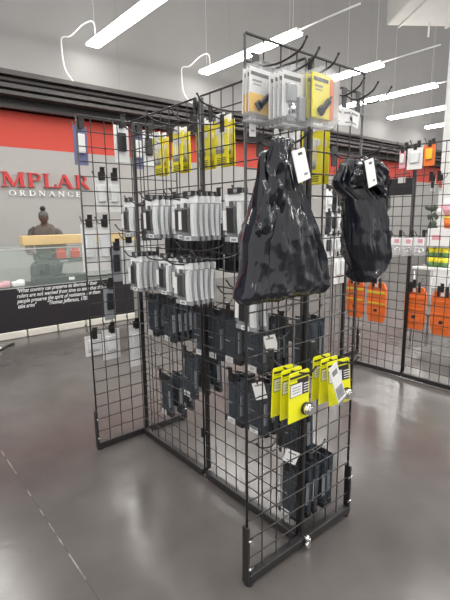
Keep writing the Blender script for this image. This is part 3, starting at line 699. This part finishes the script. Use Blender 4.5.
# ---------------------------------------------------- black plastic bags
def bag(name, label, X, rows_, thick, seed, hooky, z0):
    """rows_: (z, y_left, y_right) from top to bottom; a lofted crumpled plastic bag hanging in the Y-Z plane"""
    t = thing(name, label, 'bag', (X, hooky, z0))
    b = MB(); NR, NC = 110, 120; rings = []
    zs = [q[0] for q in rows_]
    def samp(z, j):
        for a, c_ in zip(rows_[:-1], rows_[1:]):
            if c_[0] <= z <= a[0]:
                k = (a[0]-z)/(a[0]-c_[0]+1e-9); return a[j]+(c_[j]-a[j])*k
        return rows_[-1][j]
    ztop, zbot = zs[0], zs[-1]; apex = Vector((0, hooky, ztop+.03))
    for i in range(NR+1):
        tt = i/NR; z = ztop+(zbot-ztop)*tt; yl, yr = samp(z, 1), samp(z, 2); c_ = (yl+yr)/2; hw = (yr-yl)/2; ring = []
        th = thick*(.22+.78*min(1, tt*1.8)**1.2)*(1 if tt < .93 else math.sqrt(max(0.02, (1-tt)/.07)))
        for k in range(NC):
            a = 2*PI*k/NC; ca, sa = math.cos(a), math.sin(a)
            y = c_+hw*(abs(ca)**.85)*(1 if ca > 0 else -1); x = th*(abs(sa)**.8)*(1 if sa > 0 else -1)
            # folds radiating from the gathered neck
            s_ = (abs(ca)**.85)*(1 if ca > 0 else -1)*.36
            n1 = noise.noise(Vector((s_*7+seed, z*1.6, seed + (3 if sa < 0 else 0))))
            n2 = noise.noise(Vector((s_*17+seed*2, z*3.0, (7 if sa < 0 else 2))))
            n3 = noise.noise(Vector((y*9+seed, z*9, seed*1.7)))
            n4 = 1-abs(noise.noise(Vector((y*9+z*7+seed, z*8-y*6, seed))))*2
            n5 = noise.noise(Vector((s_*34+seed, z*1.2, seed))); fo = (1-2*abs(n1))*.011 + max(0, 1-5*abs(n2))*.012 + max(0, 1-6*abs(n5))*.005 + n3*.0015*tt + max(0, n4-.4)*.012*tt*tt
            fo *= min(1, abs(sa)*1.6+.12)*(.4+.8*min(1, tt*3))
            sx = 1 if sa > 0 else -1
            x += fo*sx
            yy = y + .006*n3*ca - hooky
            ring.append(b.bm.verts.new((x, yy, z-z0)))
        rings.append(ring)
    fs = []
    for i in range(NR):
        for k in range(NC): fs.append(b.bm.faces.new((rings[i][k], rings[i][(k+1) % NC], rings[i+1][(k+1) % NC], rings[i+1][k])))
    fs.append(b.bm.faces.new(rings[0])); fs.append(b.bm.faces.new(rings[-1][::-1]))
    b._set(fs, None, True)
    b.build('bag_body', 'bag', t)
    return t
def flap(t, name, poly, x, seed, amp=.012, th=.012):
    """crumpled plastic flap: grid over quad poly (tl,tr,br,bl) in local YZ"""
    b = MB(); N = 24; V = [[], []]
    tl, tr, br, bl = [Vector(p) for p in poly]
    for side in (0, 1):
        for i in range(N+1):
            row = []
            for k in range(N+1):
                a, c_ = k/N, i/N; p = (tl*(1-a)+tr*a)*(1-c_)+(bl*(1-a)+br*a)*c_
                ed = min(1, 6*min(a, 1-a, c_, 1-c_)+.15)
                n_ = (1-2*abs(noise.noise(Vector((a*5+seed, c_*3, seed)))))*amp + noise.noise(Vector((a*3, c_*4, seed*3)))*amp
                xx = x + n_ + (th*ed if side == 0 else -th*ed)
                row.append(b.bm.verts.new((xx, p.x, p.y)))
            V[side].append(row)
    fs = []
    for side in (0, 1):
        for i in range(N):
            for k in range(N): fs.append(b.bm.faces.new((V[side][i][k], V[side][i][k+1], V[side][i+1][k+1], V[side][i+1][k])))
    for k in range(N):
        for (A, B) in (((0, k), (0, k+1)), ((N, k), (N, k+1)), ((k, 0), (k+1, 0)), ((k, N), (k+1, N))):
            fs.append(b.bm.faces.new((V[0][A[0]][A[1]], V[0][B[0]][B[1]], V[1][B[0]][B[1]], V[1][A[0]][A[1]])))
    b._set(fs, None, True); return b.build(name, 'bag', t)
# bag outlines measured on the plane X = .13 (front panel hook reach)
B1 = [(1.516, -0.348, -0.251), (1.503, -0.363, -0.227), (1.476, -0.368, -0.219), (1.442, -0.37, -0.218), (1.402, -0.377, -0.207), (1.357, -0.386, -0.182), (1.31, -0.406, -0.156), (1.264, -0.419, -0.133), (1.215, -0.42, -0.107), (1.171, -0.429, -0.094), (1.135, -0.442, -0.085), (1.107, -0.457, -0.087), (1.088, -0.442, -0.095)]
t = bag('plastic_bag', 'big black plastic bag hanging on the front of the nearest panel', .13, B1, .05, 3.1, -.27, 1.53)
flap(t, 'bag_handle', ((-.10, .012), (-.02, .015), (-.04, -.20), (-.12, -.16)), .04, 4.2)
flap(t, 'bag_fold', ((-.12, -.10), (-.07, -.1), (-.10, -.28), (-.155, -.24)), .03, 8.2)
hook(.018, -.27, 1.535, FR, 'black hook carrying the big black bag', .2)
B2 = [(1.518, 0.024, 0.114), (1.499, -0.004, 0.157), (1.474, -0.015, 0.182), (1.447, -0.036, 0.205), (1.421, -0.025, 0.22), (1.387, 0.039, 0.231), (1.31, 0.055, 0.25), (1.23, 0.06, 0.269), (1.177, 0.088, 0.278), (1.139, 0.113, 0.249), (1.112, 0.124, 0.18), (1.095, 0.133, 0.173)]
t = bag('plastic_bag', 'smaller black plastic bag hanging at the right edge of the nearest panel', .13, B2, .038, 7.7, .1, 1.52)
flap(t, 'bag_handle', ((-.08, -.02), (-.03, .005), (-.03, -.10), (-.12, -.08)), .045, 5.5)
flap(t, 'bag_fold', ((.0, .0), (.06, -.01), (.09, -.13), (.01, -.09)), .05, 2.5)
hook(.018, .1, 1.53, FR, 'black hook carrying the smaller black bag', .2)
for (x, y, z, l_, rr) in ((.21, -.305, 1.51, 'white hang tag on the neck of the big black bag', -.28), (.21, .035, 1.508, 'white hang tag on the neck of the smaller black bag', -.25)):
    b = MB(); b.box((0, 0, -.042), (.064, .002, .085)); b.box((.004, -.0015, -.012), (.02, .001, .007), 'print_black'); b.box((.012, -.0015, -.068), (.016, .001, .006), 'print_grey')
    o = b.build('hang_tag', 'white_card', loc=(x, y, z)); o.rotation_euler = (-.1, rr, FR+.15); tag(o, l_, 'tag', 'white tags on the black bags')

# ---------------------------------------------------- far left panel goods (behind the panel, facing the camera)
XB = -L_-.015
def bk(proto, y, z, lab, gr='packs behind the far left panel', dx=-.04):
    place(proto, (XB+dx, y, z), FR, lab, gr)
    hook(XB-.006, y, z+.006, -FR, 'black hook for ' + lab.split(',')[0].replace('at the top outer corner of the far left panel', 'at the outer top corner').replace(' on the far left panel', '') + ' (far left panel)', .14)
bl_ = white_pack('blue_pack', .075, .2, 'blue_pack', 'white_card')
bk(bl_, -.265, 1.82, 'the blue pack at the top outer corner of the far left panel')
bk(bl_, .075, 1.82, 'the blue pack at the top beside the spine end')
bk(wp2, .15, 1.84, 'the grey pack at the top beyond the spine end')
bk(wp2, -.025, 1.85, 'the grey pack at the top, right at the spine end')
bk(wp, -.165, 1.56, 'the left white pack of the second row on the far left panel')
bk(wp, -.09, 1.56, 'the right white pack of the second row on the far left panel')
wl = white_pack('white_pack', .085, .26, 'white_card', 'pack_white')
bk(wl, -.255, 1.305, 'the outer long white pack above the counter top')
bk(wl, -.165, 1.305, 'the inner long white pack above the counter top')
bk(wl, -.02, 1.21, 'the long white pack behind the lower grey clamshells')
bk(wl, .09, 1.22, 'the long white pack hidden beyond the spine end')
dl = white_pack('grey_pack', .07, .2, 'pack_grey', 'dark_insert')
bk(dl, -.155, .95, 'the grey and black pack before the counter end')
bk(dl, -.10, 1.17, 'the upper grey and black pack by the counter end')
sm = white_pack('white_pack', .1, .12, 'white_card', 'pack_white')
bk(sm, -.27, .675, 'the small white pack at the outer edge, low row')
sm2 = white_pack('white_pack', .11, .18, 'white_card', 'pack_white')
bk(sm2, -.16, .69, 'the square white pack with the print, low row')
bk(wl, .0, .69, 'the lowest long white pack next to the spine')

# ---------------------------------------------------- rear row goods
hs, hp2 = holster(True), holster(False)
GO = 'orange holsters on the rear row'
YR = RY+.05
for p_, x, z, l_ in ((hs, -1.235, .775, 'leftmost orange holster of the rear row, half hidden by the nearest panel'), (hs, -1.02, .765, 'orange holster with yellow stripes, second from the left'),
        (hp2, -.675, .765, 'plain orange holster just right of the rear row post'), (hp2, -.455, .755, 'plain orange holster at the right edge of the photo')):
    place(p_, (x, YR, z), 0, l_, GO)
    hook(x, RY+.006, z+.02, PI, 'black hook behind the ' + l_.split(' of the rear')[0], .14)
for x, z, w_, h_, m1, m2, l_ in ((-.80, 1.86, .05, .13, 'pink', 'white_card', 'pink and white pack at the top of the rear row'), (-.70, 1.87, .12, .155, 'white_card', 'pack_white', 'white pack at the top of the rear row'), (-.59, 1.88, .085, .15, 'orange_card', 'amber_card', 'orange pack at the top of the rear row'),
        (-.95, 1.60, .03, .1, 'white_card', 'black_plastic', 'narrow white pack at the left end of the black case row'), (-.60, 1.60, .035, .09, 'white_card', 'black_plastic', 'narrow white and black pack right of the black case'), (-.54, 1.60, .035, .09, 'white_card', 'red_item', 'narrow red and white pack right of the black case')):
    p_ = white_pack('hanging_pack', w_, h_, m1, m2); fr = z > 1.7; place(p_, (x, RY-.06 if fr else YR, z-(.04 if fr else 0)), 0, l_, 'small packs on the rear row')
    hook(x, RY if fr else RY+.006, min(z, 1.835 if fr else 1.84)+.006, 0 if fr else PI, 'black hook for the ' + l_.replace('at the left end of the black case row', 'left of the black case'), .14)
t = thing('hanging_case', 'flat black case with a white tag hanging high on the rear row', 'case', (-.85, YR, 1.63))
MB().box((0, 0, -.07), (.2, .05, .13), bev=.008).build('case_body', 'black_plastic', t); MB().box((.01, -.027, -.02), (.06, .003, .045)).build('tag', 'white_card', t)
b = MB(); b.path([(-.06, 0, -.01), (-.06, 0, .03), (.06, 0, .03), (.06, 0, -.01)], .005); b.build('handle', 'black_plastic', t)
t = thing('hanging_case', 'small black holster below the black bag edge on the rear row', 'holster', (-1.0, YR, 1.60))
MB().prism([(-.04, 0), (.04, 0), (.05, -.2), (.0, -.27), (-.04, -.22)], -.02, .02).build('case_body', 'black_plastic', t)
for k, (x, z) in enumerate(((-.90, 1.16), (-.805, 1.165), (-.71, 1.165), (-.615, 1.17))):
    t = thing('earmuff_pack', ['leftmost', 'second', 'third', 'rightmost'][k] + ' clear bag with silver rings and pink card on the rear row', 'package', (x, RY-.055, z), 0, 'clear bags with silver rings')
    b = MB(); b.prism([(-.035, 0), (.035, 0), (.045, -.07), (.035, -.14), (-.035, -.145), (-.045, -.07)], -.018, .018); b.build('clear_bag', 'clear_dense', t)
    b = MB(); b.box((0, -.02, -.035), (.078, .004, .06), bev=.001); b.box((.01, -.0225, -.03), (.04, .001, .03), 'pink'); b.build('card', 'white_card', t)
    b = MB()
    for s_ in (-1, 1):
        for a in range(14): b.ball((s_*.02+.017*math.cos(a*2*PI/14), -.022, -.1+.017*math.sin(a*2*PI/14)), .005, m=None, seg=8)
    b.build('silver_ring', 'chrome', t)
    hook(x, RY, z+.006, 0, 'black hook for the ' + ['leftmost', 'second', 'third', 'rightmost'][k] + ' clear bag with silver rings', .14)
# end panel of the rear row: small packs seen between the black bags
XE = -1.362+.03
kk = 0
for zi, z in enumerate((1.56, 1.37, 1.18, 1.0)):
    for yi, y in enumerate((1.86, 1.93, 2.0, 2.07)):
        if zi == 3 and yi < 2: continue
        p_ = [wp, bp_, wp2, wp][(yi+zi) % 4] if zi < 3 else wl
        lab = '%s pack in the %s row on the rear row end panel' % (['leftmost', 'second', 'third', 'rightmost'][yi], ['top', 'second', 'third', 'lowest'][zi])
        place(p_, (XE+.01, y, z), FR, lab, 'small packs on the rear end panel')
        hook(-1.356, y, z+.006, FR, 'black hook for the ' + lab, .14)

# ---------------------------------------------------- shelf table beyond the rear row
SX, SY = -1.0, 3.45
t = thing('wire_shelf', 'metal shelf table with pale edge standing behind the rear row', 'shelf', (SX, SY, 0))
TX = 1.0
MB().box((TX/2-.27, 0, .79), (TX, .42, .025), bev=.003).build('shelf_top', 'pack_white', t)
MB().box((TX/2-.27, 0, .30), (TX-.03, .4, .02), bev=.003).build('lower_shelf', 'shelf_dark', t)
for x in (-.25, TX-.29):
    for y in (-.19, .19): MB().rod((x, y, 0), (x, y, .778), .012, seg=8).build('leg', 'alu', t)
for k in range(3):
    x = SX-.14+.075*k
    t = thing('tin', ['left', 'middle', 'right'][k] + ' yellow and green tin on the shelf table behind the rear row', 'tin', (x, SY-.08, .8025), 0, 'yellow and green tins')
    b = MB()
    for q in range(2): b.rod((0, 0, .001+q*.1), (0, 0, .05+q*.1), .035, seg=20, m='green_can'); b.rod((0, 0, .05+q*.1), (0, 0, .1+q*.1), .035, seg=20, m='yellow_card')
    b.build('can_body', 'green_can', t); MB().rod((0, 0, .2), (0, 0, .206), .036, seg=20).build('lid', 'alu', t)
t = thing('carton', 'white carton with a pink mark standing on the tins behind the rear row', 'box', (SX-.03, SY-.08, 1.0095))
MB().box((0, 0, .095), (.27, .12, .19), bev=.003).build('carton_body', 'white_card', t); MB().box((-.04, -.061, .1), (.09, .002, .05)).build('pink_mark', 'pink', t)
t = thing('tub', 'orange tub on the white carton behind the rear row', 'tub', (SX+.03, SY-.08, 1.201))
MB().rod((0, 0, 0), (0, 0, .1), .055, r2=.062, seg=24).build('tub_body', 'orange_card', t); MB().rod((0, 0, .1), (0, 0, .115), .066, seg=24).build('lid', 'yellow_card', t)
b = MB(); b.ball((0, 0, .07), .1, .06, .07, 'pink'); b.ball((.0, -.02, .13), .04, .04, .05, 'white_card'); b.ball((-.05, -.01, .05), .06, .05, .05, 'white_card')
tag(b.build('wrapped_package', 'pink', loc=(SX-.0, SY-.08, 1.3175)), 'pink and white wrapped package on top of the orange tub', 'package')
t = thing('small_plant', 'dark bushy potted plant left of the white carton behind the rear row', 'plant', (SX-.22, SY+.05, .8025))
MB().rod((0, 0, 0), (0, 0, .12), .035, r2=.05, seg=18).build('pot', 'shelf_dark', t); b = MB(); random.seed(9); MB().rod((0, 0, .1), (0, 0, .45), .008).build('stem', 'foliage', t)
for k in range(60):
    a = random.uniform(0, 6.28); z = random.uniform(.14, .62); rr = random.uniform(.01, .055)
    b.ball((rr*math.cos(a), rr*math.sin(a), z), .022, .006, .03, 'foliage', 6, Matrix.Rotation(a, 3, 'Z') @ Matrix.Rotation(random.uniform(-1, 1), 3, 'Y'))
b.build('foliage', 'foliage', t)
